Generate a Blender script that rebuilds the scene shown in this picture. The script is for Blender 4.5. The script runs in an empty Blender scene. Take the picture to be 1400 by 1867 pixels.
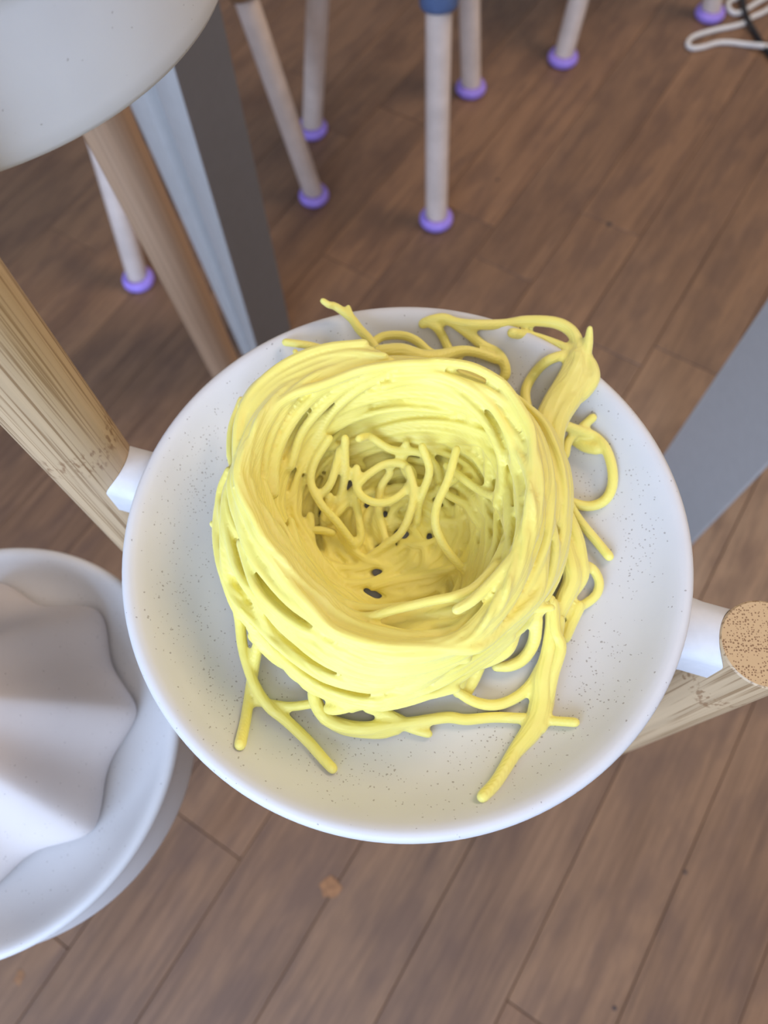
import bpy, bmesh, math, random
import numpy as np
from mathutils import Matrix, Vector
random.seed(7)
rng = np.random.default_rng(7)
S = bpy.context.scene
COL = S.collection

# ---------------------------------------------------------------- camera
F, H = 1350.0, 1.10                      # focal length in pixels of the 1400x1867 frame, lens height (m)
_n = np.array([35, -601.5, -F]); _n /= np.linalg.norm(_n)
_up = -_n
_y = np.array([0, 0, -1.0]); _y = _y - _y.dot(_up) * _up; _y /= np.linalg.norm(_y)
_x = np.cross(_y, _up)
ROT = np.array([_x, _y, _up])
cd = bpy.data.cameras.new('camera'); cam = bpy.data.objects.new('camera', cd); COL.objects.link(cam)
M4 = np.eye(4); M4[:3, :3] = ROT; M4[2, 3] = H
cam.matrix_world = Matrix(M4.tolist())
cd.sensor_fit = 'VERTICAL'; cd.sensor_height = 36; cd.lens = F / 1867 * 36
cd.clip_start = 0.02
cd.dof.use_dof = True; cd.dof.focus_distance = 0.325; cd.dof.aperture_fstop = 7.5
S.camera = cam

def ray(px, py):
    return ROT @ (np.array([px - 700, -(py - 933.5), -F]) / F)
def at(px, py, h):                       # point of the place seen at pixel, at height h
    d = ray(px, py); return np.array([0, 0, H]) + d * ((h - H) / d[2])

# ---------------------------------------------------------------- light
S.view_settings.view_transform = 'Standard'; S.view_settings.look = 'None'
S.view_settings.gamma = 1; S.view_settings.use_curve_mapping = False
S.view_settings.exposure = 0.2
w = bpy.data.worlds.new('room_light'); S.world = w; w.use_nodes = True
w.node_tree.nodes['Background'].inputs[0].default_value = (0.62, 0.78, 1.0, 1)
w.node_tree.nodes['Background'].inputs[1].default_value = 1.2
def area(name, loc, target, sx, sy, energy, color):
    l = bpy.data.lights.new(name, 'AREA'); l.shape = 'RECTANGLE'; l.size = sx; l.size_y = sy
    l.energy = energy; l.color = color
    o = bpy.data.objects.new(name, l); COL.objects.link(o); o.location = loc
    o.rotation_euler = (Vector(target) - Vector(loc)).to_track_quat('-Z', 'Y').to_euler(); return o
area('window_light', (-1.05, -1.85, 1.75), (-0.1, 0.3, 0.6), 2.4, 1.7, 92, (0.52, 0.69, 1.0))
area('overhead_light', (1.4, 1.3, 2.72), (0.5, 0.7, 0.0), 1.2, 1.2, 46, (1.0, 0.80, 0.60))
area('overhead_light', (0.2, -0.5, 2.72), (0.0, 0.1, 0.7), 1.0, 1.0, 7, (1.0, 0.88, 0.76))  # added weak fill from above, no lamp known here

# ---------------------------------------------------------------- material helpers
class NT:
    def __init__(s, name, rough=0.5, spec=0.5):
        s.m = bpy.data.materials.new(name); s.m.use_nodes = True
        s.t = s.m.node_tree; s.b = s.t.nodes['Principled BSDF']
        s.b.inputs['Roughness'].default_value = rough
        s.b.inputs['Specular IOR Level'].default_value = spec
    def n(s, typ, **kw):
        nd = s.t.nodes.new(typ)
        for k, v in kw.items():
            if k in nd.inputs.keys() if isinstance(k, str) else False: nd.inputs[k].default_value = v
            else: setattr(nd, k, v)
        return nd
    def l(s, a, b): s.t.links.new(a, b)
    def coord(s, scale=(1, 1, 1), loc=None, rand=0.0):
        tc = s.n('ShaderNodeTexCoord'); mp = s.n('ShaderNodeMapping')
        mp.inputs['Scale'].default_value = scale
        src = tc.outputs['Object']
        if rand:
            oi = s.n('ShaderNodeObjectInfo'); mu = s.n('ShaderNodeMath', operation='MULTIPLY'); mu.inputs[1].default_value = rand
            s.l(oi.outputs['Random'], mu.inputs[0])
            ad = s.n('ShaderNodeVectorMath', operation='ADD'); s.l(src, ad.inputs[0]); s.l(mu.outputs[0], ad.inputs[1]); src = ad.outputs[0]
        s.l(src, mp.inputs['Vector']); return mp.outputs[0]
    def noise(s, vec, scale, detail=3, rough=0.5, dist=0.0):
        nd = s.n('ShaderNodeTexNoise'); nd.inputs['Scale'].default_value = scale; nd.inputs['Detail'].default_value = detail
        nd.inputs['Roughness'].default_value = rough; nd.inputs['Distortion'].default_value = dist
        s.l(vec, nd.inputs['Vector']); return nd.outputs['Fac']
    def ramp(s, fac, stops):
        r = s.n('ShaderNodeValToRGB'); e = r.color_ramp.elements
        while len(e) < len(stops): e.new(0.5)
        for i, (p, c) in enumerate(stops):
            e[i].position = p; e[i].color = (*c, 1) if isinstance(c, tuple) else (c, c, c, 1)
        s.l(fac, r.inputs[0]); return r.outputs[0]
    def mix(s, fac, a, b, mode='MIX'):
        m = s.n('ShaderNodeMix', data_type='RGBA', blend_type=mode)
        for src, i in ((fac, 0), (a, 6), (b, 7)):
            if isinstance(src, (int, float)): m.inputs[i].default_value = src
            elif isinstance(src, tuple): m.inputs[i].default_value = (*src, 1)
            else: s.l(src, m.inputs[i])
        return m.outputs[2]
    def math(s, op, a, b=0.0):
        m = s.n('ShaderNodeMath', operation=op)
        for src, i in ((a, 0), (b, 1)):
            if isinstance(src, (int, float)): m.inputs[i].default_value = src
            else: s.l(src, m.inputs[i])
        return m.outputs[0]
    def bump(s, h, strength, dist):
        b = s.n('ShaderNodeBump'); b.inputs['Strength'].default_value = strength; b.inputs['Distance'].default_value = dist
        s.l(h, b.inputs['Height']); s.l(b.outputs[0], s.b.inputs['Normal'])
    def color(s, c):
        if isinstance(c, tuple): s.b.inputs['Base Color'].default_value = (*c, 1)
        else: s.l(c, s.b.inputs['Base Color'])

def plain(name, c, rough=0.5, var=0.06, scale=60, spec=0.5):
    q = NT(name, rough, spec); f = q.noise(q.coord(), scale, 4)
    q.color(q.ramp(f, [(0.3, tuple(v * (1 - var) for v in c)), (0.7, tuple(min(1, v * (1 + var)) for v in c))]))
    q.bump(f, 0.08, 0.001); return q.m

# --- plank floor
q = NT('plank_wood', 0.42, 0.45)
v = q.coord((1.2, 9, 9), rand=37.0); big = q.noise(v, 2.2, 4, 0.6, 0.6)
v2 = q.coord((3, 60, 60), rand=37.0); fine = q.noise(v2, 2.0, 5, 0.65, 0.3)
v3 = q.coord((6, 14, 14), rand=11.0); blot = q.noise(v3, 1.3, 3, 0.6)
base = q.ramp(big, [(0.25, (0.12, 0.064, 0.040)), (0.48, (0.22, 0.125, 0.072)), (0.75, (0.33, 0.19, 0.105))])
base = q.mix(0.45, base, q.ramp(fine, [(0.3, (0.09, 0.05, 0.033)), (0.6, (0.25, 0.145, 0.088)), (0.8, (0.30, 0.185, 0.118))]))
base = q.mix(q.ramp(blot, [(0.46, 0.0), (0.66, 0.55)]), base, (0.115, 0.066, 0.048))
oi = q.n('ShaderNodeObjectInfo')
base = q.mix(1.0, base, q.ramp(oi.outputs['Random'], [(0.0, (0.88, 0.86, 0.86)), (0.5, (1.0, 0.98, 0.95)), (1.0, (1.10, 1.04, 0.98))]), 'MULTIPLY')
q.color(base); q.bump(fine, 0.12, 0.001)
q.l(q.ramp(blot, [(0.3, 0.36), (0.7, 0.52)]), q.b.inputs['Roughness'])
MAT_PLANK = q.m
MAT_GAP = plain('floor_gap_dirt', (0.085, 0.052, 0.036), 0.9)

# --- pasta plastic
q = NT('yellow_printed_plastic', 0.52, 0.45)
vv = q.coord()
f1 = q.noise(vv, 45, 3)
q.color(q.ramp(f1, [(0.3, (0.85, 0.735, 0.165)), (0.7, (0.88, 0.775, 0.22))]))
q.b.inputs['Subsurface Weight'].default_value = 0.25
q.b.inputs['Subsurface Radius'].default_value = (0.004, 0.0035, 0.0012)
q.b.inputs['Subsurface Scale'].default_value = 1.0
wv = q.n('ShaderNodeTexWave', wave_type='BANDS', bands_direction='Z'); wv.inputs['Scale'].default_value = 330; wv.inputs['Distortion'].default_value = 0.6
q.l(vv, wv.inputs['Vector'])
q.bump(wv.outputs['Fac'], 0.22, 0.0004)
q.b.inputs['Sheen Weight'].default_value = 0.25; q.b.inputs['Sheen Roughness'].default_value = 0.5
MAT_PASTA = q.m

# --- speckled white dish plastic
def dish_mat(name, ring, tint=(1, 1, 1)):
    q = NT(name, 0.5, 0.4)
    vv = q.coord(); sp = q.coord((1, 1, 1))
    vo = q.n('ShaderNodeTexVoronoi', feature='F1'); vo.inputs['Scale'].default_value = 760; vo.inputs['Randomness'].default_value = 1.0
    wob = q.n('ShaderNodeTexNoise'); wob.inputs['Scale'].default_value = 420; q.l(vv, wob.inputs['Vector'])
    ad = q.mix(0.002, vv, wob.outputs['Color'], 'ADD')
    q.l(ad, vo.inputs['Vector'])
    sx = q.n('ShaderNodeSeparateColor'); q.l(vo.outputs['Color'], sx.inputs[0])
    # radial density of the speckles: thick on the curve between the flat and the wall
    sep = q.n('ShaderNodeSeparateXYZ'); q.l(vv, sep.inputs[0])
    r = q.math('SQRT', q.math('ADD', q.math('MULTIPLY', sep.outputs[0], sep.outputs[0]), q.math('MULTIPLY', sep.outputs[1], sep.outputs[1])))
    dens = q.ramp(q.math('MULTIPLY', r, 5.0), [(0.0, 0.03), (0.38, 0.08), (0.46, 0.5), (0.56, 0.9), (0.60, 0.35), (0.64, 0.1), (0.68, 0.03)])
    clump = q.ramp(q.noise(vv, 30, 4, 0.6), [(0.38, 0.06), (0.66, 0.8)])
    thr = q.math('MULTIPLY', q.math('MULTIPLY', dens, clump), ring)
    present = q.math('LESS_THAN', sx.outputs[0], q.math('ADD', thr, 0.012))
    size = q.math('ADD', q.math('MULTIPLY', sx.outputs[1], 0.20), 0.14)
    dot = q.math('MULTIPLY', q.math('LESS_THAN', vo.outputs['Distance'], size), present)
    haze = q.noise(vv, 18, 3)
    base = q.ramp(haze, [(0.3, tuple(a_ * b_ for a_, b_ in zip((0.63, 0.615, 0.62), tint))), (0.7, tuple(a_ * b_ for a_, b_ in zip((0.68, 0.665, 0.665), tint)))])
    q.color(q.mix(q.math('MULTIPLY', dot, 0.55), base, (0.16, 0.12, 0.10)))
    q.bump(q.noise(vv, 900, 2), 0.06, 0.0004)
    return q.m
MAT_DISH = dish_mat('white_speckled_dish', 1.0)
MAT_DISH_CLEAN = dish_mat('white_dish_few_specks', 0.18)
MAT_STAR = dish_mat('warm_white_star_plastic', 0.25, (1.0, 0.925, 0.88))
MAT_CLIP = plain('white_clip_plastic', (0.62, 0.61, 0.62), 0.5, 0.03, 200)

# --- bamboo
def bamboo(name, tint, contrast):
    q = NT(name, 0.45, 0.4)
    v = q.coord((620, 620, 6)); a = q.noise(v, 1.0, 2, 0.6)
    v2 = q.coord((210, 210, 2.5)); b = q.noise(v2, 1.0, 2, 0.5)
    v3 = q.coord((40, 40, 1.2)); c = q.noise(v3, 1.0, 2, 0.5)
    col = q.ramp(b, [(0.3, tuple(t * 0.86 for t in tint)), (0.7, tuple(min(1, t * 1.08) for t in tint))])
    col = q.mix(q.ramp(a, [(0.37, contrast), (0.46, 0.0)]), col, tuple(t * k for t, k in zip(tint, (0.42, 0.33, 0.24))))
    col = q.mix(q.ramp(c, [(0.4, 0.0), (0.7, 0.22)]), col, tuple(t * k for t, k in zip(tint, (0.8, 0.72, 0.6))))
    # one node band of short broken dashes round the cane
    sep = q.n('ShaderNodeSeparateXYZ'); q.l(q.coord(), sep.inputs[0])
    zz = q.math('ADD', sep.outputs[2], q.math('MULTIPLY', q.noise(q.coord((70, 70, 70)), 1.0, 2), 0.02))
    md = q.math('ABSOLUTE', q.math('SUBTRACT', zz, 0.0))
    band = q.ramp(q.math('MULTIPLY', md, 40), [(0.0, 1.0), (0.25, 0.9), (0.42, 0.0)])
    dash = q.ramp(q.noise(q.coord((500, 500, 170)), 1.0, 2), [(0.38, 1.0), (0.5, 0.0)])
    col = q.mix(q.math('MULTIPLY', q.math('MULTIPLY', band, dash), 0.75), col, tuple(t * k for t, k in zip(tint, (0.40, 0.28, 0.2))))
    q.color(col); q.bump(a, 0.1, 0.0004); return q.m
MAT_BAMBOO = bamboo('bamboo_cane', (0.55, 0.395, 0.235), 0.8)
MAT_POLE = bamboo('smooth_pale_wood', (0.44, 0.285, 0.18), 0.12)
q = NT('bamboo_end_grain', 0.6, 0.3)
v = q.coord()
vo = q.n('ShaderNodeTexVoronoi', feature='F1'); vo.inputs['Scale'].default_value = 900; vo.inputs['Randomness'].default_value = 0.65
mp = q.n('ShaderNodeMapping'); mp.inputs['Rotation'].default_value = (0, 0, 0.12); q.l(v, mp.inputs['Vector'])
flat = q.n('ShaderNodeVectorMath', operation='MULTIPLY'); flat.inputs[1].default_value = (1, 1, 0); q.l(mp.outputs[0], flat.inputs[0])
q.l(flat.outputs[0], vo.inputs['Vector'])
sep = q.n('ShaderNodeSeparateXYZ'); q.l(mp.outputs[0], sep.inputs[0])
yy = q.math('ADD', q.math('MULTIPLY', sep.outputs[1], 24.0), 0.5)
strip = q.ramp(yy, [(0.0, 0.34), (0.30, 0.46), (0.305, 0.30), (0.60, 0.52), (0.605, 0.30), (0.75, 0.34), (0.76, 0.46), (1.0, 0.34)])
dots = q.math('GREATER_THAN', vo.outputs['Distance'], strip)
col = q.mix(dots, (0.30, 0.165, 0.075), (0.56, 0.37, 0.195))
col = q.mix(q.math('LESS_THAN', vo.outputs['Distance'], q.math('MULTIPLY', strip, 0.92)), (0.56, 0.37, 0.195), (0.21, 0.105, 0.05))
col = q.mix(0.12, col, (0.52, 0.34, 0.18))
q.color(col); MAT_END = q.m

MAT_LEG = plain('pale_stool_leg_wood', (0.70, 0.585, 0.52), 0.5, 0.10, 25)
MAT_FELT = plain('lilac_rubber_foot', (0.36, 0.25, 0.80), 0.6, 0.06, 80)
MAT_BLUE = plain('blue_socket_plastic', (0.10, 0.16, 0.32), 0.4, 0.06)
MAT_SEAT = plain('stool_seat_wood', (0.30, 0.17, 0.09), 0.5, 0.2, 15)
MAT_STEEL_D = plain('grey_painted_steel', (0.16, 0.16, 0.17), 0.5, 0.03)
MAT_STEEL_L = plain('pale_lit_steel', (0.46, 0.45, 0.44), 0.42, 0.03)  # window light put into the colour of the upright's grooved side
MAT_WHITE_CORD = plain('white_cord', (0.75, 0.74, 0.74), 0.5, 0.03)
MAT_BLACK_CORD = plain('black_cable', (0.012, 0.012, 0.015), 0.45, 0.1)
MAT_SCREW = plain('dark_nail', (0.03, 0.025, 0.03), 0.7)
MAT_STAIN = plain('worn_orange_patch', (0.27, 0.125, 0.05), 0.6, 0.3, 120)

# ---------------------------------------------------------------- mesh helpers
def obj(name, me, mat=None, parent=None, loc=None, smooth=True):
    o = bpy.data.objects.new(name, me); COL.objects.link(o)
    for m in (mat if isinstance(mat, (list, tuple)) else [mat] if mat else []): me.materials.append(m)
    if smooth: me.polygons.foreach_set('use_smooth', [True] * len(me.polygons))
    if parent: o.parent = parent
    if loc is not None: o.location = loc
    return o
def mesh(name, vs, fs):
    me = bpy.data.meshes.new(name); me.from_pydata([tuple(map(float, v)) for v in vs], [], fs); me.update(); return me
def tag(o, label=None, cat=None, group=None, kind=None):
    for k, v in (('label', label), ('category', cat), ('group', group), ('kind', kind)):
        if v: o[k] = v
    return o
def empty(name, loc=(0, 0, 0), rz=0):
    o = bpy.data.objects.new(name, None); COL.objects.link(o); o.location = loc; o.rotation_euler = (0, 0, rz); o.empty_display_size = 0.03; return o
def auto_sharp(o, ang=35):
    me = o.data; bm = bmesh.new(); bm.from_mesh(me)
    for e in bm.edges:
        e.smooth = not (len(e.link_faces) == 2 and e.calc_face_angle(0) > math.radians(ang))
    bm.to_mesh(me); bm.free()
def recalc(me):
    bm = bmesh.new(); bm.from_mesh(me); bmesh.ops.recalc_face_normals(bm, faces=bm.faces); bm.to_mesh(me); bm.free(); return me
def lathe(name, prof, seg=96):
    vs, fs, ring = [], [], []
    for r, z in prof:
        if r < 1e-6: ring.append([len(vs)]); vs.append((0, 0, z))
        else:
            ring.append(list(range(len(vs), len(vs) + seg)))
            vs += [(r * math.cos(2 * math.pi * i / seg), r * math.sin(2 * math.pi * i / seg), z) for i in range(seg)]
    for a, b in zip(ring, ring[1:]):
        for i in range(seg):
            j = (i + 1) % seg
            if len(a) == 1 and len(b) == 1: continue
            if len(a) == 1: fs.append((a[0], b[i], b[j]))
            elif len(b) == 1: fs.append((a[i], b[0], a[j]))
            else: fs.append((a[i], b[i], b[j], a[j]))
    return recalc(mesh(name, vs, fs))
def spline(pts, step=0.0012, closed=False):
    P = np.array(pts, float); n = len(P); out = []
    rngi = range(n if closed else n - 1)
    for i in rngi:
        p0 = P[(i - 1) % n] if (closed or i > 0) else 2 * P[0] - P[1]
        p1, p2 = P[i], P[(i + 1) % n]
        p3 = P[(i + 2) % n] if (closed or i + 2 < n) else 2 * P[-1] - P[-2]
        k = max(2, int(np.linalg.norm(p2[:3] - p1[:3]) / step))
        for t in np.linspace(0, 1, k, endpoint=False):
            out.append(0.5 * ((2 * p1) + (-p0 + p2) * t + (2 * p0 - 5 * p1 + 4 * p2 - p3) * t * t + (-p0 + 3 * p1 - 3 * p2 + p3) * t ** 3))
    if not closed: out.append(P[-1])
    return np.array(out)
def tube_data(path, rad, seg=10, flat=1.0):
    """path Nx3, rad scalar or N; rounded ends; flat squashes it towards the plate"""
    P = np.array(path, float)[:, :3]; n = len(P)
    R = np.full(n, rad) if np.isscalar(rad) else np.array(rad, float)
    T = np.gradient(P, axis=0); T /= np.linalg.norm(T, axis=1)[:, None] + 1e-12
    # rounded end caps
    def cap(p, t, r, s): return [(p + t * s * r * math.sin(a), r * math.cos(a)) for a in (math.radians(35), math.radians(65), math.radians(84))]
    c0 = cap(P[0], T[0], R[0], -1)[::-1]; c1 = cap(P[-1], T[-1], R[-1], 1)
    P = np.vstack([[c[0] for c in c0], P, [c[0] for c in c1]]); R = np.concatenate([[c[1] for c in c0], R, [c[1] for c in c1]])
    T = np.vstack([[T[0]] * 3, T, [T[-1]] * 3])
    up = np.array([0, 0, 1.0])
    if abs(T[0].dot(up)) > 0.9: up = np.array([1.0, 0, 0])
    u = np.cross(up, T[0]); u /= np.linalg.norm(u)
    vs, fs = [], []
    for i in range(len(P)):
        u = u - u.dot(T[i]) * T[i]; u /= np.linalg.norm(u) + 1e-12
        v = np.cross(T[i], u)
        for k in range(seg):
            a = 2 * math.pi * k / seg
            o = R[i] * (math.cos(a) * u + math.sin(a) * v); o[2] *= flat
            vs.append(P[i] + o)
    for i in range(len(P) - 1):
        for k in range(seg):
            k2 = (k + 1) % seg
            fs.append((i * seg + k, i * seg + k2, (i + 1) * seg + k2, (i + 1) * seg + k))
    fs.append(tuple(range(seg))[::-1]); fs.append(tuple(range((len(P) - 1) * seg, len(P) * seg)))
    return vs, fs
class Bag:
    def __init__(s): s.v, s.f = [], []
    def add(s, d):
        o = len(s.v); s.v += list(d[0]); s.f += [tuple(i + o for i in f) for f in d[1]]
def remeshed(name, bag, voxel, swell=0.0, smooth=4, origin=(0, 0, 0)):
    """fuse a bag of tubes into one skin, with webs in the narrow gaps (a closing by `swell`)"""
    me = mesh(name + '_src', np.array(bag.v) - np.array(origin), bag.f)
    t = bpy.data.objects.new('tmp', me); COL.objects.link(t)
    m = t.modifiers.new('r', 'REMESH'); m.mode = 'VOXEL'; m.voxel_size = voxel
    if smooth: s_ = t.modifiers.new('s0', 'SMOOTH'); s_.factor = 0.5; s_.iterations = 1
    if swell:
        d = t.modifiers.new('d', 'DISPLACE'); d.strength = -swell; d.mid_level = 0.0
        s_ = t.modifiers.new('s', 'SMOOTH'); s_.factor = 0.5; s_.iterations = smooth
    dg = bpy.context.evaluated_depsgraph_get(); dg.update()
    out = bpy.data.meshes.new_from_object(t.evaluated_get(dg)); out.name = name
    bpy.data.objects.remove(t); bpy.data.meshes.remove(me)
    return out
def boxmesh(name, a, b, bev=0.0, seg=1):
    bm = bmesh.new(); bmesh.ops.create_cube(bm, size=1)
    for v in bm.verts: v.co = Vector([(a[i] + b[i]) / 2 + v.co[i] * (b[i] - a[i]) for i in range(3)])
    if bev: bmesh.ops.bevel(bm, geom=list(bm.edges), offset=bev, segments=seg, affect='EDGES', clamp_overlap=True)
    me = bpy.data.meshes.new(name); bm.to_mesh(me); bm.free(); return me

# ================================================================ FLOOR (structure)
PD = np.array([0.579, 0.815]); PD /= np.linalg.norm(PD)      # board direction
PN = np.array([PD[1], -PD[0]])
fl = obj('floor', boxmesh('floor', (-2.7, -1.9, -0.03), (2.9, 3.9, -0.004)), MAT_GAP, smooth=False)
tag(fl, 'brown worn hardwood plank floor with diagonal boards', kind='structure')
W, L = 0.1263, 1.286
prand = random.Random(3)
pang = math.atan2(PD[1], PD[0])
for k in range(-13, 18):
    s0 = -0.174 + W * k; s1 = s0 + W
    if k == -1: off = -0.136
    elif k == -3: off = 1.029
    else: off = prand.uniform(0.62, 0.98) * L if k % 2 else prand.uniform(-0.30, 0.30) - 0.45
    while off > -1.4: off -= L
    for j in range(4):
        u0 = off + L * j; u1 = u0 + L
        c = PD * (u0 + u1) / 2 + PN * (s0 + s1) / 2
        if abs(c[0]) > 2.0 or c[1] < -1.4 or c[1] > 3.2: continue
        me = boxmesh('plank', (-L / 2 + 0.0005, -W / 2 + 0.0005, -0.012), (L / 2 - 0.0005, W / 2 - 0.0005, 0.0), 0.0007)
        p = obj('plank', me, MAT_PLANK, fl, (c[0], c[1], prand.uniform(-0.0006, 0.0)), smooth=False)
        p.rotation_euler = (0, 0, pang)
# room shell round the stand, outside the picture
MAT_WALL = plain('cream_wall_paint', (0.72, 0.68, 0.62), 0.8, 0.02, 8)
def shell(name, boxes, label):
    bm = bmesh.new()
    for lo, hi in boxes:
        r_ = bmesh.ops.create_cube(bm, size=1)
        for v in r_['verts']: v.co = Vector([(lo[i] + hi[i]) / 2 + v.co[i] * (hi[i] - lo[i]) for i in range(3)])
    me = bpy.data.meshes.new(name); bm.to_mesh(me); bm.free()
    return tag(obj(name, me, MAT_WALL, smooth=False), label, kind='structure')
X0, X1, Y0, Y1, ZT = -2.7, 2.9, -1.9, 3.9, 2.8
shell('wall_left', [((X0 - .1, Y0, 0), (X0, Y1, ZT))], 'cream wall left of the stand')
shell('wall_right', [((X1, Y0, 0), (X1 + .1, Y1, ZT))], 'cream wall right of the stand')
shell('wall_back', [((X0 - .1, Y1, 0), (X1 + .1, Y1 + .1, ZT))], 'cream wall beyond the stools')
shell('wall_front', [((X0 - .1, Y0 - .1, 0), (X1 + .1, Y0, .85)), ((X0 - .1, Y0 - .1, 2.65), (X1 + .1, Y0, ZT)), ((X0 - .1, Y0 - .1, .85), (-2.25, Y0, 2.65)), ((.15, Y0 - .1, .85), (X1 + .1, Y0, 2.65))], 'cream wall with the window behind the viewer')
shell('ceiling', [((X0 - .1, Y0 - .1, ZT), (X1 + .1, Y1 + .1, ZT + .1))], 'plain cream ceiling')
# nail heads and a worn chip in the boards
def disc(name, px, py, r, mat, seg=10, jag=0.0, asp=1.0):
    c = at(px, py, 0.0); rr = random.Random(int(px))
    vs = [(0, 0, 0.0006)] + [(r * asp * (1 + rr.uniform(-jag, jag)) * math.cos(2 * math.pi * i / seg), r * (1 + rr.uniform(-jag, jag)) * math.sin(2 * math.pi * i / seg), 0.0004) for i in range(seg)]
    o = obj(name, mesh(name, vs, [(0, 1 + i, 1 + (i + 1) % seg) for i in range(seg)]), mat, fl, (c[0], c[1], 0), smooth=False)
    return o
for x, y, r in ((1110, 409, 0.0052), (907, 328, 0.0032), (1249, 1590, 0.0024), (1120, 1838, 0.0026)): disc('nail_head', x, y, r, MAT_SCREW)
disc('worn_chip', 600, 1620, 0.0125, MAT_STAIN, 14, 0.35, 1.1)['label'] = 'orange-brown worn chip in the board'
disc('worn_chip', 35, 1785, 0.008, MAT_STAIN, 12, 0.45, 0.7)['label'] = 'small brown chip in the board'

# ================================================================ DISPLAY STAND (poles and clips)
PC = np.array([0.0093, 0.1339]); RIM = 0.775                  # middle dish: centre and rim height
RP = 0.0207
POLE_R = np.array([0.1708, 0.0738]); POLE_L = np.array([-0.1528, 0.1925])
SC = np.array([-0.2785, 0.079]); SRIM = 0.597                 # star dish
BC = np.array([-0.1833, 0.350]); BRIM = 0.968                  # top-left dish
stand = empty('bamboo_dish_stand', (POLE_L[0], POLE_L[1], 0))
tag(stand, 'bamboo pole stand with white clips holding the white dishes at different heights', 'stand')
def pole(name, xy0, z0, xy1, z1, r, mats, node_z, parent, bev=0.0008):
    a = np.array([*xy0, z0]); b = np.array([*xy1, z1]); d = b - a; Ln = np.linalg.norm(d)
    c = a + d * ((node_z - z0) / (z1 - z0))
    l0, l1 = -np.linalg.norm(c - a), np.linalg.norm(b - c)
    n = 40
    prof = [(0, l0), (r - bev, l0), (r, l0 + bev)] + [(r, l0 + (l1 - l0) * t) for t in (0.33, 0.66)] + [(r, l1 - bev), (r - bev, l1), (0, l1)]
    me = lathe(name, prof, n)
    o = obj(name, me, mats, None)
    if len(mats) > 1:
        for p in me.polygons:
            if p.center.z > l1 - bev * 0.3: p.material_index = 1
    auto_sharp(o)
    o.rotation_euler = Vector(d).to_track_quat('Z', 'Y').to_euler()
    o.parent = parent; o.location = Vector(c) - parent.location
    return o
pole('bamboo_pole', POLE_L, 0.0, POLE_L, 1.28, RP, [MAT_BAMBOO, MAT_END], 0.795, stand)
pr = pole('bamboo_pole', POLE_R, 0.0, POLE_R, 0.7625, RP, [MAT_BAMBOO, MAT_END], 0.725, stand)
pr['label'] = 'short bamboo pole with its dotted sawn end showing'
p2a, p2b = np.array([-0.1975, 0.5206, 0.7078]), np.array([-0.2024, 0.5921, 0.2905])
def on2(z): return (p2a + (p2b - p2a) * ((z - p2a[2]) / (p2b[2] - p2a[2])))[:2]
pp = pole('wooden_pole', on2(0.0), 0.0, on2(0.903), 0.903, RP, [MAT_POLE], 0.86, stand)
pp['label'] = 'smooth leaning wooden pole under the top left dish'

def clip_mesh(rd, dist):
    """bracket along +x from dish wall (x=rd) to a concave saddle round a pole centred at x=dist"""
    sec = []
    for a in np.linspace(0, math.pi, 17):                     # barrel-rounded top
        sec.append((0.0148 * math.cos(a), -0.021 + 0.0085 * math.sin(a)))
    sec += [(-0.0150, -0.040), (-0.0110, -0.050), (0.0110, -0.050), (0.0150, -0.040)]
    vs, fs = [], []
    xs = [0, 0.5, 1.0]
    n = len(sec)
    for f in xs:
        for (y, z) in sec:
            e = dist - math.sqrt((RP + 0.0002) ** 2 - y * y)
            if z < -0.042: e -= 0.004                          # chamfer at the bottom of the saddle
            vs.append((rd + (e - rd) * f, y * (1.0 if f else 1.12), z))
    for k in range(len(xs) - 1):
        for i in range(n):
            j = (i + 1) % n; fs.append((k * n + i, k * n + j, (k + 1) * n + j, (k + 1) * n + i))
    fs.append(tuple(range(n))); fs.append(tuple(range(2 * n, 3 * n))[::-1])
    return recalc(mesh('clip', vs, fs))
def clip(center, rim, pole_xy):
    d = np.array(pole_xy) - center; dist = np.hypot(*d)
    o = obj('clip', clip_mesh(0.1312, dist), MAT_CLIP, stand)
    auto_sharp(o, 28)
    o.location = (center[0] - POLE_L[0], center[1] - POLE_L[1], rim); o.rotation_euler = (0, 0, math.atan2(d[1], d[0]))
clip(PC, RIM, POLE_L); clip(PC, RIM, POLE_R); clip(SC, SRIM, POLE_L); clip(BC, BRIM, POLE_L)

# ================================================================ DISHES
INNER = [(0, -.0225), (.05, -.0225), (.080, -.0224), (.092, -.0216), (.103, -.0192), (.112, -.0150), (.1185, -.0100), (.1235, -.0048), (.1272, -.0012), (.1300, 0.0003), (.1325, 0.0004), (.1342, -.0008), (.1350, -.0030), (.1347, -.0052), (.1330, -.0068)]
OUTER = [(.1325, -.012), (.1322, -.030), (.1318, -.052), (.1314, -.0578), (.1302, -.0604), (.1275, -.0618), (.110, -.062), (0, -.062)]
def dish(loc, label, mat):
    o = obj('dish', lathe('dish', INNER + OUTER, 160), mat, None, loc)
    return tag(o, label, 'dish', 'white clipped-on dishes')
plate = dish((*PC, RIM), 'white speckled round dish holding the yellow spaghetti nest', MAT_DISH)
dish((*SC, SRIM), 'white round dish at lower left holding the star-shaped object', MAT_DISH_CLEAN)
dish((*BC, BRIM), 'white smooth dish cropped at the top left, highest of the three', MAT_DISH_CLEAN)

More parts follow.
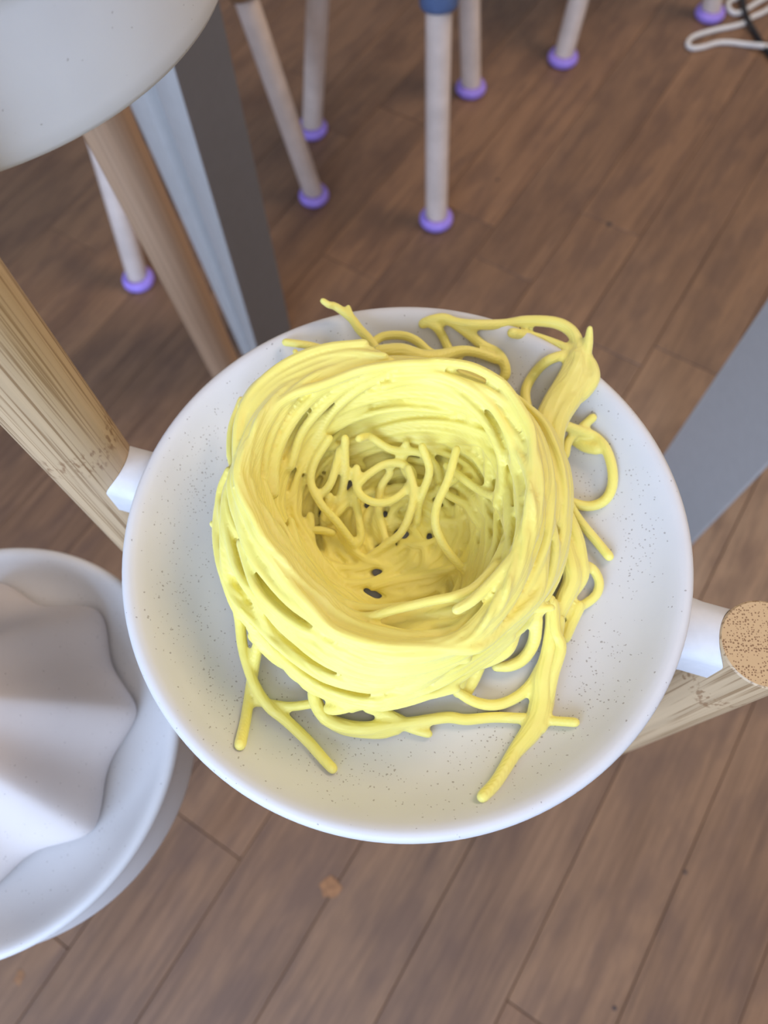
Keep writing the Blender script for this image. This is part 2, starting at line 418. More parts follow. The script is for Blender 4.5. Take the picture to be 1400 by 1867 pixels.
# ================================================================ STAR
def star():
    NL, Rr, th0 = 8, 0.107, math.radians(4)
    prof = [(0.0, 0.955), (0.004, 0.985), (0.011, 1.0), (0.019, 0.992), (0.026, 0.965), (0.034, 0.92), (0.05, 0.80), (0.07, 0.645), (0.09, 0.50), (0.11, 0.365), (0.13, 0.24), (0.143, 0.16), (0.152, 0.09), (0.155, 0.035)]
    seg = 256; vs, fs = [], []
    for z, k in prof:
        for i in range(seg):
            th = 2 * math.pi * i / seg
            s = abs(math.sin(NL / 2 * (th - th0)))
            r = Rr * k * (1 - 0.15 * (s * s + 0.035) ** 0.65 - 0.045 * math.exp(-((th - 0.08) % (2 * math.pi) if (th - 0.08) % (2 * math.pi) < math.pi else 2 * math.pi - (th - 0.08) % (2 * math.pi)) ** 2 / 0.08) + 0.012 * math.sin(th * 3 + 1))
            tw = 0.0 + 0.25 * z
            vs.append((r * math.cos(th + tw), r * math.sin(th + tw), z))
    for k in range(len(prof) - 1):
        for i in range(seg):
            j = (i + 1) % seg; fs.append((k * seg + i, k * seg + j, (k + 1) * seg + j, (k + 1) * seg + i))
    fs.append(tuple(range(seg))[::-1]); fs.append(tuple(range((len(prof) - 1) * seg, len(prof) * seg)))
    return mesh('star', vs, fs)
so = obj('fluted_star', star(), MAT_STAR, None, (SC[0], SC[1] + 0.006, SRIM - 0.0222))
sm = so.modifiers.new('sub', 'SUBSURF'); sm.levels = 1; sm.render_levels = 1
tag(so, 'pale fluted star-shaped cone lying in the lower left dish', 'sculpture')

# ================================================================ SPAGHETTI NEST
HP = RIM - 0.0224
NC = np.array([0.002, 0.134])
nest = empty('spaghetti_nest', (NC[0], NC[1], HP))
tag(nest, 'yellow nest of fused spaghetti strands with hollow middle on the white dish', 'pasta')
ORG = np.array([NC[0], NC[1], HP])
def P(px, py, dh): return at(px, py, HP + dh)
def trace(pts, dh=None):
    out = []
    for i, p in enumerate(pts):
        h = p[2] if len(p) > 2 else (dh if np.isscalar(dh) else np.interp(i / (len(pts) - 1), np.linspace(0, 1, len(dh)), dh))
        for _ in range(3):
            q_ = P(p[0], p[1], h); g_ = np.interp(math.hypot(*(q_[:2] - PC)), [a_ for a_, _b in INNER], [b_ + 0.0225 for _a, b_ in INNER]) + 0.0022
            h = max(h, g_)
        out.append(P(p[0], p[1], h))
    return out
def polar_ring(pts, dh):
    a, r, z = [], [], []
    for p in pts:
        q_ = P(p[0], p[1], p[2] if len(p) > 2 else dh) - ORG
        a.append(math.atan2(q_[1], q_[0])); r.append(math.hypot(q_[0], q_[1]))
    o = np.argsort(a); a = np.array(a)[o]; r = np.array(r)[o]
    return lambda t: np.interp(t, np.concatenate([a - 2 * math.pi, a, a + 2 * math.pi]), np.concatenate([r, r, r]))
crest = polar_ring([(760, 662), (850, 690), (925, 740), (963, 830), (966, 920), (950, 1000), (915, 1090), (850, 1160), (760, 1172), (660, 1150), (580, 1090), (515, 1015), (470, 940), (440, 870), (462, 790), (520, 715), (600, 675), (680, 660)], 0.056)
outer = polar_ring([(408, 920), (408, 1020), (428, 1095), (475, 1150), (530, 1210), (590, 1255), (680, 1282), (770, 1262), (880, 1190), (960, 1120), (1015, 1040), (1032, 950), (1028, 860), (1000, 790), (425, 830, .043), (450, 742, .045), (500, 685, .046), (570, 652, .046), (655, 634, .046)], 0.024)
outer_f = lambda t: np.maximum(outer(t), 0.072)
crest_h = lambda t: 0.056 + 0.004 * np.sin(t * 2 + 2.0) 
def surf(th, v):
    """v 0..1 outside foot->crest, 1..2 crest->floor of the hollow"""
    t = (th + math.pi) % (2 * math.pi) - math.pi
    rc, ro, hc = crest(t), outer_f(t), crest_h(t)
    ks = [0.0, 0.25, 0.5, 0.8, 1.0, 1.2, 1.5, 1.8, 2.0]
    rs = [ro * 0.93, ro * 1.0, ro * 1.0, ro * 0.35 + rc * 0.65, rc, rc * 0.93, rc * 0.80, rc * 0.66, rc * 0.50]
    hs = [0.003, 0.015, 0.030, 0.050, hc, 0.050, 0.031, 0.014, 0.005]
    r = np.interp(v, ks, rs); h = np.interp(v, ks, hs)
    return np.array([r * math.cos(th), r * math.sin(th), h]) + ORG
bag = Bag()
VOX = 0.00075; SW = 0.0004
# inner shell that fuses the strands
shell_v, shell_f = [], []
NS = 120; vl = np.linspace(0.06, 1.93, 34); TH = 0.0028
for off in (-0.0036, -0.0036 - TH):
    for v_ in vl:
        for i in range(NS):
            th = 2 * math.pi * i / NS
            p0 = surf(th, v_); e = 0.02
            a_ = surf(th, min(2, v_ + e)) - surf(th, max(0, v_ - e)); b_ = surf(th + 0.02, v_) - surf(th - 0.02, v_)
            nn = np.cross(b_, a_); nn /= np.linalg.norm(nn) + 1e-12
            shell_v.append(p0 + nn * (off + (0.0014 if v_ > 1.15 else 0.0)))
nv = len(vl)
for s_, base_ in ((0, 0), (1, nv * NS)):
    for k in range(nv - 1):
        for i in range(NS):
            j = (i + 1) % NS
            f = (base_ + k * NS + i, base_ + k * NS + j, base_ + (k + 1) * NS + j, base_ + (k + 1) * NS + i)
            shell_f.append(f if s_ == 0 else f[::-1])
for k in (0, nv - 1):
    for i in range(NS):
        j = (i + 1) % NS; f = (k * NS + i, nv * NS + k * NS + i, nv * NS + k * NS + j, k * NS + j)
        shell_f.append(f if k == 0 else f[::-1])
bag.add((shell_v, shell_f))
# strands wound round the wall
wr = random.Random(21)
def wind(n, vlo, vhi, len_lo, len_hi, drift, rlo, rhi, lift):
    for _ in range(n):
        t0 = wr.uniform(0, 2 * math.pi); ln = wr.uniform(len_lo, len_hi); v0 = wr.uniform(vlo, vhi)
        dv = wr.uniform(-drift, drift) if vhi < 1.5 else wr.uniform(-0.15, drift); ph = wr.uniform(0, 6.28); amp = wr.uniform(0.0, 0.07)
        lf = wr.uniform(-0.0012, lift)
        pts = []
        m = max(8, int(ln / 0.09))
        for i in range(m + 1):
            s = i / m; th = t0 + ln * s
            v_ = min(1.97, max(0.05, v0 + dv * (s - 0.5) + amp * math.sin(ph + 5 * s)))
            p0 = surf(th, v_); e = 0.03
            a_ = surf(th, min(2, v_ + e)) - surf(th, max(0, v_ - e)); b_ = surf(th + 0.02, v_) - surf(th - 0.02, v_)
            nn = np.cross(b_, a_); nn /= np.linalg.norm(nn) + 1e-12
            dive = -0.004 * (abs(2 * s - 1) ** 6)
            pts.append(p0 + nn * (lf + dive))
        bag.add(tube_data(spline(pts, 0.0016), wr.uniform(rlo, rhi) + SW, 8))
def rows(vs_, slope, ln_lo, ln_hi, rad, lift_sd):
    """strands lying side by side round the wall, each a little higher or lower than the next"""
    for v0 in vs_:
        t0 = wr.uniform(0, 6.28); t_end = t0 + 2 * math.pi
        while t0 < t_end:
            ln = wr.uniform(ln_lo, ln_hi); dv = slope * wr.uniform(0.5, 1.5); ph = wr.uniform(0, 6.28); amp = wr.uniform(0.0, 0.03)
            lf = wr.gauss(0.0002, lift_sd); r_ = rad * wr.uniform(0.88, 1.15); pts = []
            m = max(8, int(ln / 0.09))
            for i in range(m + 1):
                q_ = i / m; th = t0 + ln * q_
                v_ = min(1.97, max(0.05, v0 + dv * (q_ - 0.5) + amp * math.sin(ph + 4 * q_)))
                p0 = surf(th, v_); e = 0.03
                a_ = surf(th, min(2, v_ + e)) - surf(th, max(0, v_ - e)); b_ = surf(th + 0.02, v_) - surf(th - 0.02, v_)
                nn = np.cross(b_, a_); nn /= np.linalg.norm(nn) + 1e-12
                pts.append(p0 + nn * (lf - 0.004 * abs(2 * q_ - 1) ** 8))
            bag.add(tube_data(spline(pts, 0.0016), r_ + SW, 8))
            t0 += ln * 0.92
rows(np.linspace(0.10, 0.92, 15), 0.16, 1.6, 3.2, 0.00175, 0.0009)
rows(np.linspace(0.98, 1.90, 17), 0.30, 1.0, 2.2, 0.00165, 0.0008)
wind(12, 0.15, 0.9, 0.9, 2.2, 0.40, 0.0015, 0.0021, 0.0020)
wind(14, 1.0, 1.9, 0.7, 1.8, 0.55, 0.0014, 0.0019, 0.0012)
# strands read off the photograph, wall and crest
WALL = [
 ([(433,861),(467,808),(493,753),(534,720),(593,700),(657,676),(721,665),(780,662),(799,660),(857,668),(904,691),(927,712),(957,758),(970,794),(972,852),(968,920),(955,980),(945,1002),(904,1052),(863,1093),(834,1111)], [.054,.057,.058,.058,.057,.055], .0024),
 ([(458,900),(472,929),(508,967),(534,1011),(566,1062)], [.054,.044], .0021),
 ([(455,880),(470,944),(484,997),(508,1035),(534,1070),(566,1105),(604,1146),(651,1166),(707,1178),(780,1181),(857,1184),(886,1172),(916,1146),(963,1105),(986,1070),(995,988),(1003,944),(1005,880)], [.055,.055,.054,.052,.045,.040], .0025),
 ([(610,1105),(663,1125),(721,1111),(784,1096),(828,1087),(866,1070),(905,1030)], [.044,.049,.050,.048], .0022),
 ([(916,896),(915,850),(910,823),(886,773),(851,735),(813,706),(755,694),(700,705)], [.040,.047,.051,.05], .0022),
 ([(945,930),(940,850),(925,790),(895,740),(850,703),(790,682),(720,684)], [.047,.053,.055,.054], .0021),
 ([(433,861),(434,779),(452,729),(487,688),(534,656),(593,635),(663,627)], [.053,.053,.054,.054], .0026),
 ([(425,850),(420,823),(423,779),(440,730)], [.032,.030], .0022),
 ([(440,740),(470,700),(520,672),(580,655),(640,645),(700,650)], [.050,.053,.055], .0022),
 ([(417,858),(402,896),(397,959),(402,1026),(420,1087),(437,1123)], [.034,.026,.020], .0022),
 ([(425,860),(412,920),(408,988),(414,1046),(434,1105),(470,1150)], [.040,.034,.022], .0023),
 ([(433,865),(438,929),(446,973),(467,1017),(502,1058),(543,1087),(580,1120)], [.052,.050,.050], .0023),
 ([(420,970),(426,1029),(452,1064),(473,1105),(496,1155),(528,1181),(575,1213),(634,1234),(707,1243),(780,1228)], [.034,.036,.030,.026,.026], .0025),
 ([(440,990),(455,1041),(470,1076),(502,1111),(546,1143),(593,1166),(634,1190),(692,1199),(770,1204),(850,1200)], [.044,.046,.045,.042,.040], .0025),
 ([(600,1292),(619,1292),(663,1278),(721,1246),(780,1219),(850,1195),(910,1160)], [.012,.018,.026,.032], .0028),
 ([(640,1290),(690,1275),(750,1258),(820,1232),(880,1200),(930,1160)], [.012,.018,.024,.028], .0026),
 ([(575,1235),(610,1250),(650,1262),(700,1268),(760,1270),(830,1255)], [.016,.016,.014], .0024),
 ([(460,1160),(500,1200),(540,1225),(560,1250),(600,1270)], [.014,.012,.014], .0024),
 ([(455,1140),(475,1175),(510,1200),(535,1230),(560,1245)], [.022,.016,.012], .0022),
 ([(1003,944),(1012,1000),(1000,1060),(970,1105),(930,1140)], [.040,.034,.034], .0023),
 ([(1030,880),(1033,950),(1020,1020),(990,1080),(950,1120)], [.028,.026,.026], .0024),
 ([(975,770),(1000,830),(1012,890),(1010,950)], [.034,.036,.036], .0026),
 ([(985,1070),(960,1100),(925,1115),(1005,1108)], [.034,.030,.026], .0018),
 ([(630,1100),(600,1080),(570,1040),(545,1000),(530,950)], [.042,.038,.036], .0020),
 ([(480,880),(500,930),(530,985),(570,1040)], [.046,.040], .0019),
 ([(740,668),(690,690),(640,720),(600,760),(575,810)], [.054,.046,.030], .0024),
 ([(700,672),(640,700),(590,740),(550,790),(530,850)], [.055,.046,.034], .0024),
 ([(650,680),(590,710),(540,760),(505,830),(500,900)], [.055,.048,.040], .0024),
 ([(800,668),(860,700),(900,750),(915,830),(905,920)], [.054,.046,.036], .0021),
 ([(730,700),(800,715),(850,750),(885,810),(890,880)], [.047,.040,.030], .0021),
]
_in = [(433,861),(467,808),(493,753),(534,720),(593,700),(657,676),(721,663)]
_out = [(431,861),(434,785),(455,732),(490,692),(537,662),(597,642),(667,634)]
for q_ in np.linspace(0.18, 0.82, 4):
    WALL.append(([tuple(np.array(i_) * (1 - q_) + np.array(o_) * q_) for i_, o_ in zip(_in, _out)], [.0525 - .002 * (q_ * 7 % 2), .053, .0535, .053], .0022))
_in = [(530,990),(560,1035),(590,1072),(630,1098),(680,1108),(740,1102),(800,1092),(850,1076),(890,1040),(918,990)]
_out = [(490,1000),(520,1050),(555,1095),(600,1140),(651,1164),(715,1176),(790,1179),(857,1174),(905,1140),(955,1080)]
for q_ in np.linspace(0.05, 0.80, 4):
    WALL.append(([tuple(np.array(i_) * (1 - q_) + np.array(o_) * q_) for i_, o_ in zip(_in, _out)], [.042 + .004 * q_, .042 - .012 * q_ * (1 - q_), .041 - .020 * q_ * (1 - q_) + .003 * q_, .043 + .003 * q_, .044 + .002 * q_], .0023))
for pts, dh, r in WALL:
    bag.add(tube_data(spline(trace(pts, dh), 0.0014), r + SW, 8))
# strands across the floor of the hollow
CAV = [
 ([(600,800),(574,843),(567,880),(586,920),(614,951),(646,994)], [.034,.028,.024,.020,.012]),
 ([(650,854),(651,891),(669,911),(697,917),(726,906),(749,880),(751,860),(731,846),(703,846),(674,863),(655,880)], [.022,.020,.018,.02,.022]),
 ([(711,863),(697,883),(691,906),(691,937),(703,986)], [.016,.013,.010]),
 ([(745,855),(754,891),(749,931),(731,971),(703,994),(654,1031)], [.022,.020,.014,.008]),
 ([(770,815),(783,857),(771,897),(763,920),(760,950)], [.030,.022,.012]),
 ([(832,820),(817,874),(797,920),(794,957),(809,994),(837,1031),(850,1045)], [.036,.032,.028,.020,.012]),
 ([(815,850),(854,880),(880,897),(900,905)], [.024,.026,.034]),
 ([(800,890),(823,906),(849,920),(866,946),(880,960)], [.014,.016,.020]),
 ([(806,949),(829,951),(849,940),(862,920)], [.010,.010,.014]),
 ([(646,900),(654,946),(657,983),(643,1003)], [.016,.012,.010]),
 ([(600,950),(611,940),(640,906),(652,880)], [.014,.016]),
 ([(629,800),(629,857),(623,897),(610,930)], [.032,.020,.012]),
 ([(566,940),(570,995),(591,1023),(634,1037),(680,1031),(737,994),(770,960)], [.018,.012,.009,.008,.007]),
 ([(570,1010),(589,1034),(629,1063),(680,1060),(734,1029),(760,1000)], [.014,.010,.007]),
 ([(680,1070),(720,1060),(777,1049),(834,1031),(862,991),(880,950)], [.010,.009,.012,.018]),
 ([(655,800),(674,797),(714,820),(766,826),(795,851),(800,880)], [.034,.024,.020,.012]),
 ([(660,850),(640,830),(690,815),(740,835),(790,845)], [.012,.016,.014]),
 ([(620,820),(603,880),(583,903)], [.028,.022]),
 ([(760,905),(790,900),(820,880),(850,860)], [.008,.012,.022]),
 ([(640,1000),(680,985),(720,985),(760,1000),(800,1010)], [.005,.005,.006]),
 ([(720,940),(750,960),(780,965),(800,940)], [.006,.006,.008]),
 ([(845,890),(835,930),(840,970),(825,1010)], [.012,.010,.010]),
 ([(660,960),(700,965),(740,950)], [.006,.006]),
 ([(600,905),(590,950),(600,990),(640,1020)], [.018,.010,.006]),
 ([(740,810),(735,850),(760,880),(800,870)], [.024,.012,.010]),
]
for pts, dh in CAV:
    bag.add(tube_data(spline(trace(pts, dh), 0.0014), 0.0022 + SW, 8))
# low curls that close most of the floor of the hollow
FC = np.array(P(735, 960, 0.004))
for _ in range(44):
    a0 = wr.uniform(0, 6.28); rr = wr.uniform(0.012, 0.044); cx = wr.uniform(-0.012, 0.012); cy = wr.uniform(-0.020, 0.008)
    ln = wr.uniform(1.0, 3.5); z0 = wr.uniform(0.0, 0.004)
    pts = [FC + np.array([cx + rr * (1 - 0.3 * s) * math.cos(a0 + ln * s), cy + rr * (1 - 0.3 * s) * math.sin(a0 + ln * s), z0 + 0.002 * math.sin(4 * s)]) for s in np.linspace(0, 1, 10)]
    bag.add(tube_data(spline(pts, 0.0016), 0.0021 + SW, 8))
body = remeshed('nest_body', bag, VOX, SW, 2, ORG)
obj('nest_body', body, MAT_PASTA, nest)

# loose strands that leave the wall: single ones, and clusters whose strands run together
def strand(pts, dh, r, name='strand'):
    vs, fs = tube_data(spline(trace(pts, dh), 0.0014), r, 12)
    return obj(name, recalc(mesh(name, np.array(vs) - ORG, fs)), MAT_PASTA, nest)
def cluster(items, name='strand_cluster', sw=0.0006):
    b = Bag()
    for pts, dh, r in items:
        path = spline(trace(pts, dh), 0.0012)
        rr = r if np.isscalar(r) else np.interp(np.linspace(0, 1, len(path)), np.linspace(0, 1, len(r)), r)
        b.add(tube_data(path, rr + sw + 0.0003, 10))
    return obj(name, remeshed(name, b, 0.0006, sw, 2, ORG), MAT_PASTA, nest)
Z1 = 0.0028
cluster([([(589,549),(600,556),(612,559),(640,580),(655,600),(672,618),(688,640)], [.034,.032,.028,.026,.024], [.0014,.0019,.0021,.0024,.0024,.0024]),
         ([(635,560),(640,572),(645,582)], [.030,.029], .0010)], 'strand')
strand([(521,624),(545,627),(570,631),(600,640),(630,650)], [.012,.012,.014,.018], .0021)
strand([(538,641),(543,648),(556,662)], [.026,.024], .0014)
cluster([([(680,625),(700,613),(735,612),(760,622),(780,640),(800,650)], [.022,.022,.020], .0022),
         ([(690,640),(730,640),(770,652),(800,650),(840,640),(870,643),(905,655)], [.034,.030,.022,.016], [.003,.004,.004,.003,.0024,.0024]),
         ([(772,590),(790,583),(815,582),(850,605),(880,630),(905,643),(918,660),(922,680),(915,692)], [.018,.018,.016,.015,.010], .0026),
         ([(785,590),(797,598),(808,615),(820,640),(835,652)], [.017,.014,.018], .0023),
         ([(820,585),(840,590),(870,592),(920,591),(960,585),(1010,588),(1040,603),(1054,630),(1052,660),(1038,690),(1015,730),(1000,770),(995,800),(1005,830)], [.017,.018,.022,.022,.022,.024,.026,.028,.030], [.0026,.0026,.0026,.0027,.0030,.0032,.0036,.0040,.0040,.0038,.0036]),
         ([(1060,640),(1078,665),(1082,690),(1065,715),(1040,735),(1015,765),(1003,795),(1012,830)], [.024,.024,.024,.026,.028], [.0024,.0030,.0034,.0036,.0036,.0034]),
         ([(1050,650),(1050,690),(1030,725),(1010,760)], [.024,.024,.026], [.0040,.0052,.0050]),
         ([(1046,640),(1032,685),(1008,730),(990,775),(995,830),(1015,880)], [.022,.024,.026,.030,.032], [.0028,.0040,.0046,.0046,.0040,.0030]),
         ([(1072,655),(1068,690),(1045,725),(1020,765),(1012,810),(1025,870)], [.022,.024,.028,.030], [.0030,.0042,.0048,.0046,.0040,.0030]),
         ([(934,607),(970,614),(1010,627),(1045,642)], [.015,.017,.022], .0026),
         ([(1035,645),(1000,657),(975,680),(958,712),(962,745),(975,770)], [.020,.015,.012,.014], .0025),
         ([(1075,600),(1073,620),(1068,648)], [.030,.027,.024], [.0014,.0024,.0028])], 'strand_cluster', 0.0008)
cluster([([(1018,772),(1050,783),(1082,795),(1104,818),(1116,855),(1115,890),(1100,914),(1072,923),(1040,915),(1030,905)], [.022,.014,.010,.006,.004,.0035,.004,.010], .0024),
         ([(1080,762),(1060,780),(1037,803),(1030,830)], [.014,.013,.013], .0021),
         ([(1050,803),(1068,814),(1088,818)], [.007,.006,.006], .0030)], 'strand_loop')
strand([(1035,915),(1050,940),(1065,960),(1090,990),(1110,1014)], [.010,.006,.004,.003], .0024)
cluster([([(1035,940),(1050,980),(1058,1020),(1060,1052),(1040,1085)], [.012,.010,.008,.006], [.003,.0036,.0034,.0028]),
         ([(1030,990),(1040,1030),(1042,1060),(1025,1100),(1010,1140)], [.012,.010,.008], [.003,.0042,.004,.003]),
         ([(1055,1030),(1078,1035),(1092,1060),(1086,1085),(1062,1104),(1040,1112),(1020,1118)], [.006,.005,.004,.004,.005], .0021),
         ([(1056,1106),(1042,1135),(1030,1162)], [.005,.004,.003], .0026),
         ([(1008,1100),(1012,1150),(1022,1180),(1008,1230),(998,1280)], [.014,.010,.006], [.0024,.0026,.0026])], 'strand_loop')
cluster([([(1003,1095),(1005,1140),(1000,1190),(990,1235),(985,1290),(970,1330),(938,1372),(905,1425),(880,1452)], [.014,.008,.005,.004,.003], [.0026,.0028,.0034,.0046,.0052,.0044,.0030,.0026,.0024]),
         ([(1020,1130),(1012,1180),(1003,1230),(996,1285),(985,1325)], [.010,.006,.004,.004], [.0024,.0028,.0032,.0032,.0030]),
         ([(810,1240),(840,1265),(870,1281),(905,1285),(940,1272),(968,1248),(988,1215)], [.012,.006,.004,.004,.005], [.0018,.0021,.0023,.0023,.0024,.0026]),
         ([(930,1310),(985,1313),(1020,1315),(1048,1317)], [.003,.003,.003], .0019)], 'strand_fork')
cluster([([(575,1235),(573,1270),(588,1302),(615,1320),(660,1328),(710,1322),(760,1316),(815,1308),(850,1312),(900,1308),(960,1310)], [.012,.008,.006,.004,.003,.003], [.0026,.003,.003,.0028,.0024,.0024,.0023,.0022,.0022]),
         ([(590,1312),(630,1332),(690,1338),(725,1330)], [.003,.003], .0020),
         ([(735,1322),(760,1332),(781,1338)], [.003,.003], [.0020,.0016]),
         ([(670,1290),(700,1300),(730,1315)], [.010,.006,.004], [.0022,.0024,.0028])], 'strand_cluster')
cluster([([(428,1085),(437,1130),(441,1170),(450,1210),(466,1252),(490,1288),(520,1312),(560,1350),(590,1384),(606,1401)], [.018,.012,.010,.009,.008,.006,.005,.004,.003], [.0024,.0024,.0023,.0022,.0022,.0024,.0024,.0023,.0021]),
         ([(472,1165),(463,1215),(456,1260),(448,1310),(438,1357)], [.014,.008,.005,.003,.003], [.0024,.0024,.0023,.0023,.0025]),
         ([(452,1282),(470,1280),(490,1283),(530,1288),(575,1282)], [.004,.004,.005,.006,.008], .0019)], 'strand_fork')
cluster([([(978,1130),(973,1170),(955,1200),(930,1214),(905,1216)], [.014,.008,.005,.004,.003], [.0028,.0028,.0027,.0026,.0020]),
         ([(940,1150),(925,1185),(890,1205),(860,1212)], [.014,.012,.010], .0026),
         ([(990,1105),(960,1130),(945,1145)], [.016,.014], .003)], 'strand')
strand([(388,955),(396,966),(402,990)], [.024,.024], .0016)
cluster([([(880,1200),(865,1235),(850,1262)], [.010,.006,.004], .0026), ([(845,1225),(838,1250),(835,1262)], [.01,.006], .0024)], 'strand')
strand([(563,967),(586,967),(606,971)], [.016,.016,.015], .0020)

# ================================================================ STEEL UPRIGHTS
def upright(f_a, f_b, f_c, c_hi, top, label):
    """f_a,f_b ends of the broad face on the floor, f_c back corner of the narrow grooved side, c_hi a higher point of that back edge"""
    a, b, c = [np.array(p[:2]) for p in (f_a, f_b, f_c)]
    ct = c + (np.array(c_hi[:2]) - c) * (top / c_hi[2])
    side = [(0.0, 0.0), (-0.003, 0.05), (-0.004, 0.13), (-0.003, 0.26), (0.000, 0.36), (0.008, 0.395), (0.05, 0.42), (0.05, 0.58), (0.008, 0.605), (0.000, 0.64), (-0.002, 0.80), (-0.002, 0.95), (0.0, 1.0)]
    def ring(cc):
        d = cc - b; n_ = np.array([-d[1], d[0]]) / np.linalg.norm(d)
        if n_.dot(a - b) < 0: n_ = -n_
        return [a] + [b + d * v + n_ * u for u, v in side] + [a + d * 0.9]
    lo, hi = ring(c), ring(ct); n = len(lo)
    vs = [(*p, 0.0) for p in lo] + [(*p, top) for p in hi]
    org = np.array([*((a + c) / 2), 0])
    fs = [(i, (i + 1) % n, n + (i + 1) % n, n + i) for i in range(n)] + [tuple(range(n))[::-1], tuple(range(n, 2 * n))]
    me = mesh('steel_upright', np.array(vs) - org, fs)
    o = obj('steel_upright', me, [MAT_STEEL_D, MAT_STEEL_L], None, org)
    for i, p in enumerate(me.polygons):
        if 1 <= i <= len(side) - 1: p.material_index = 1
    recalc(me)
    auto_sharp(o, 40)
    return tag(o, label, 'post')
upright(at(530, 600, 0), at(481, 677, 0), at(441, 642, 0), at(235, 185, 0.44), 0.80, 'dark grey flat steel upright with grooved side coloured as lit, behind the leaning wooden pole')
def panel(fa, fb, thick, top, label):
    a, b = np.array(fa[:2]), np.array(fb[:2]); t = (b - a) / np.linalg.norm(b - a); w_ = np.linalg.norm(b - a)
    me = boxmesh('steel_upright', (0, min(0, thick), 0), (w_, max(0, thick), top), 0.001, 1)
    o = obj('steel_upright', me, MAT_STEEL_L, None, (a[0], a[1], 0), smooth=False)
    o.rotation_euler = (0, 0, math.atan2(t[1], t[0])); return tag(o, label, 'post')
panel(at(1250, 1000, 0), at(1190, 857, 0), -0.006, 0.74, 'broad pale grey steel upright at the right edge behind the white dish')

# ================================================================ STOOLS
LEGR = 0.021
def stool(feet, tops, label, r, foot_r, socket_h, seat_h, sock_mat, seat_mat, radius):
    c = np.mean([t for t in tops], axis=0)
    root = empty('stool', (c[0], c[1], 0)); tag(root, label, 'stool', 'three-legged stools')
    for f, t in zip(feet, tops):
        a = np.array([f[0], f[1], 0.010]); b = np.array([t[0], t[1], seat_h - 0.002]); d = b - a
        prof = [(0, 0), (r * 0.93, 0), (r, 0.002), (r, np.linalg.norm(d) * 0.5), (r, np.linalg.norm(d) - 0.001), (0, np.linalg.norm(d))]
        o = obj('leg', lathe('leg', prof, 28), MAT_LEG, root); auto_sharp(o)
        o.location = (a[0] - c[0], a[1] - c[1], a[2]); o.rotation_euler = Vector(d).to_track_quat('Z', 'Y').to_euler()
        fr = foot_r
        ft = obj('rubber_foot', lathe('rubber_foot', [(0, 0), (fr * 0.88, 0), (fr, 0.005), (fr, 0.011), (fr * 0.9, 0.017), (r * 1.03, 0.020), (r * 1.02, 0.013), (0, 0.013)], 32), MAT_FELT, o)
        ft.matrix_parent_inverse = Matrix.Identity(4)
        ft['label'] = 'lilac rubber foot'
        m = Vector(d).to_track_quat('Z', 'Y').to_matrix().to_4x4()
        ft.matrix_basis = m.inverted() @ Matrix.Translation((0, 0, -0.010))
        zc = (socket_h - 0.010) / d[2] * np.linalg.norm(d); ze = np.linalg.norm(d) - 0.002
        sr = r * 1.45
        sk = obj('socket', lathe('socket', [(r * 1.01, zc + 0.004), (r * 1.02, zc), (sr * 0.9, zc), (sr, zc + 0.006), (sr * 1.05, ze), (r * 1.01, ze)], 32), sock_mat, o)
        sk['label'] = 'leg socket under the seat'
    s = obj('seat', lathe('seat', [(0, 0), (radius - 0.006, 0), (radius, 0.006), (radius, 0.02), (radius - 0.008, 0.026), (0, 0.026)], 64), seat_mat, root, (0, 0, seat_h))
    return root
def g(px, py): return at(px, py, 0)[:2]
fA, fB, fC, fD, fE, fF, fG = [g(*p) for p in ((573, 362), (570, 240), (795, 404), (858, 166), (1025, 111), (1292, 30), (255, 514))]
tA, tG = at(450, 3, 0.362)[:2], at(197, 320, 0.20)[:2]
ext = lambda f, t, h0, h1: f + (t - f) * (h1 / h0)
SH = 0.455
tA = ext(fA, tA, 0.362, SH); tG = ext(fG, at(199, 320, 0.19)[:2], 0.19, SH)
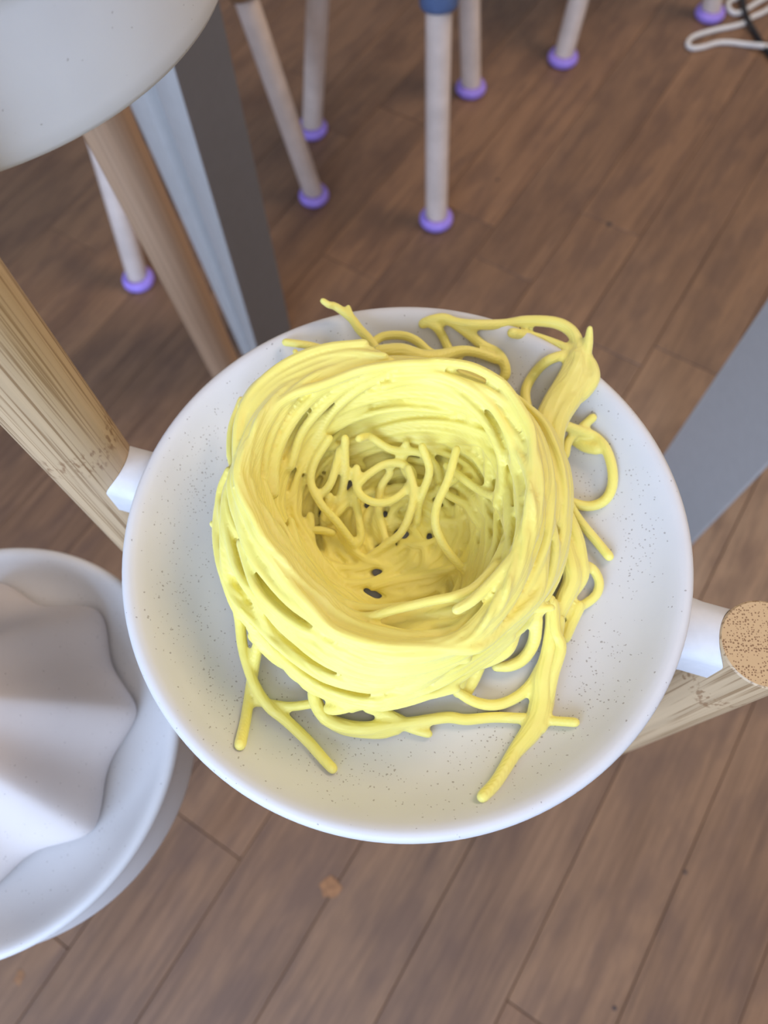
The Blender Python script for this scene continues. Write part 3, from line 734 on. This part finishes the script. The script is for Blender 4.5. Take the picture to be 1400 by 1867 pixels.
stool([fA, fG, np.array([-0.415, 1.40])], [tA, tG, np.array([-0.38, 1.33])], 'stool with pale legs partly behind the grey upright and top left dish', 0.0195, 0.030, 0.372, SH, MAT_SEAT, MAT_SEAT, 0.15)
tB = ext(fB, at(580, 0, 0.27)[:2], 0.27, SH); tC = ext(fC, at(800, 15, 0.365)[:2], 0.365, SH); tD = ext(fD, at(855, 0, 0.18)[:2], 0.18, SH)
stool([fB, fC, fD], [tB, tC, tD], 'stool with a blue leg socket, its three pale legs above the dish', LEGR, 0.0325, 0.366, SH, MAT_BLUE, MAT_BLUE, 0.15)
tE = ext(fE, at(1055, 0, 0.115)[:2], 0.115, SH)
stool([fE, fF, np.array([0.53, 1.93])], [tE, fF + np.array([-0.07, 0.03]), np.array([0.55, 1.85])], 'stool at top right, its pale leg beside the white cord', LEGR, 0.033, 0.372, SH, MAT_BLUE, MAT_BLUE, 0.15)

# ================================================================ CORDS
def cord(name, px, r, mat, label, h=None):
    pts = []
    for i, p in enumerate(px):
        hh = p[2] if len(p) > 2 else r
        pts.append(at(1180 + p[0] / 6.364, p[1] / 6.364, hh))
    pts = np.array(pts); o0 = pts[0].copy(); o0[2] = 0
    vs, fs = tube_data(spline(pts, 0.006), r, 10)
    return tag(obj(name, recalc(mesh(name, np.array(vs) - o0, fs)), mat, None, o0), label, 'cord')
cord('white_cord', [(1560, 560), (1400, 540), (1320, 530, .0125), (1150, 515), (950, 492), (800, 500), (650, 545), (520, 560), (468, 520), (500, 450), (600, 400), (800, 345), (1000, 305), (1140, 262), (1215, 200), (1300, 165), (1400, 110), (1500, 30), (1420, -40), (1310, 10), (1180, 90), (1110, 135), (1030, 155), (970, 135), (935, 75), (950, 20), (1030, -20), (1150, -100)], 0.0052, MAT_WHITE_CORD, 'white cord lying in loops on the floor at the top right')
cord('black_cable', [(1095, -160), (1105, -30, .012), (1130, 130, .0125), (1180, 260, .0125), (1250, 380), (1310, 480), (1390, 590), (1500, 720)], 0.0060, MAT_BLACK_CORD, 'black cable crossing the white cord at the top right')
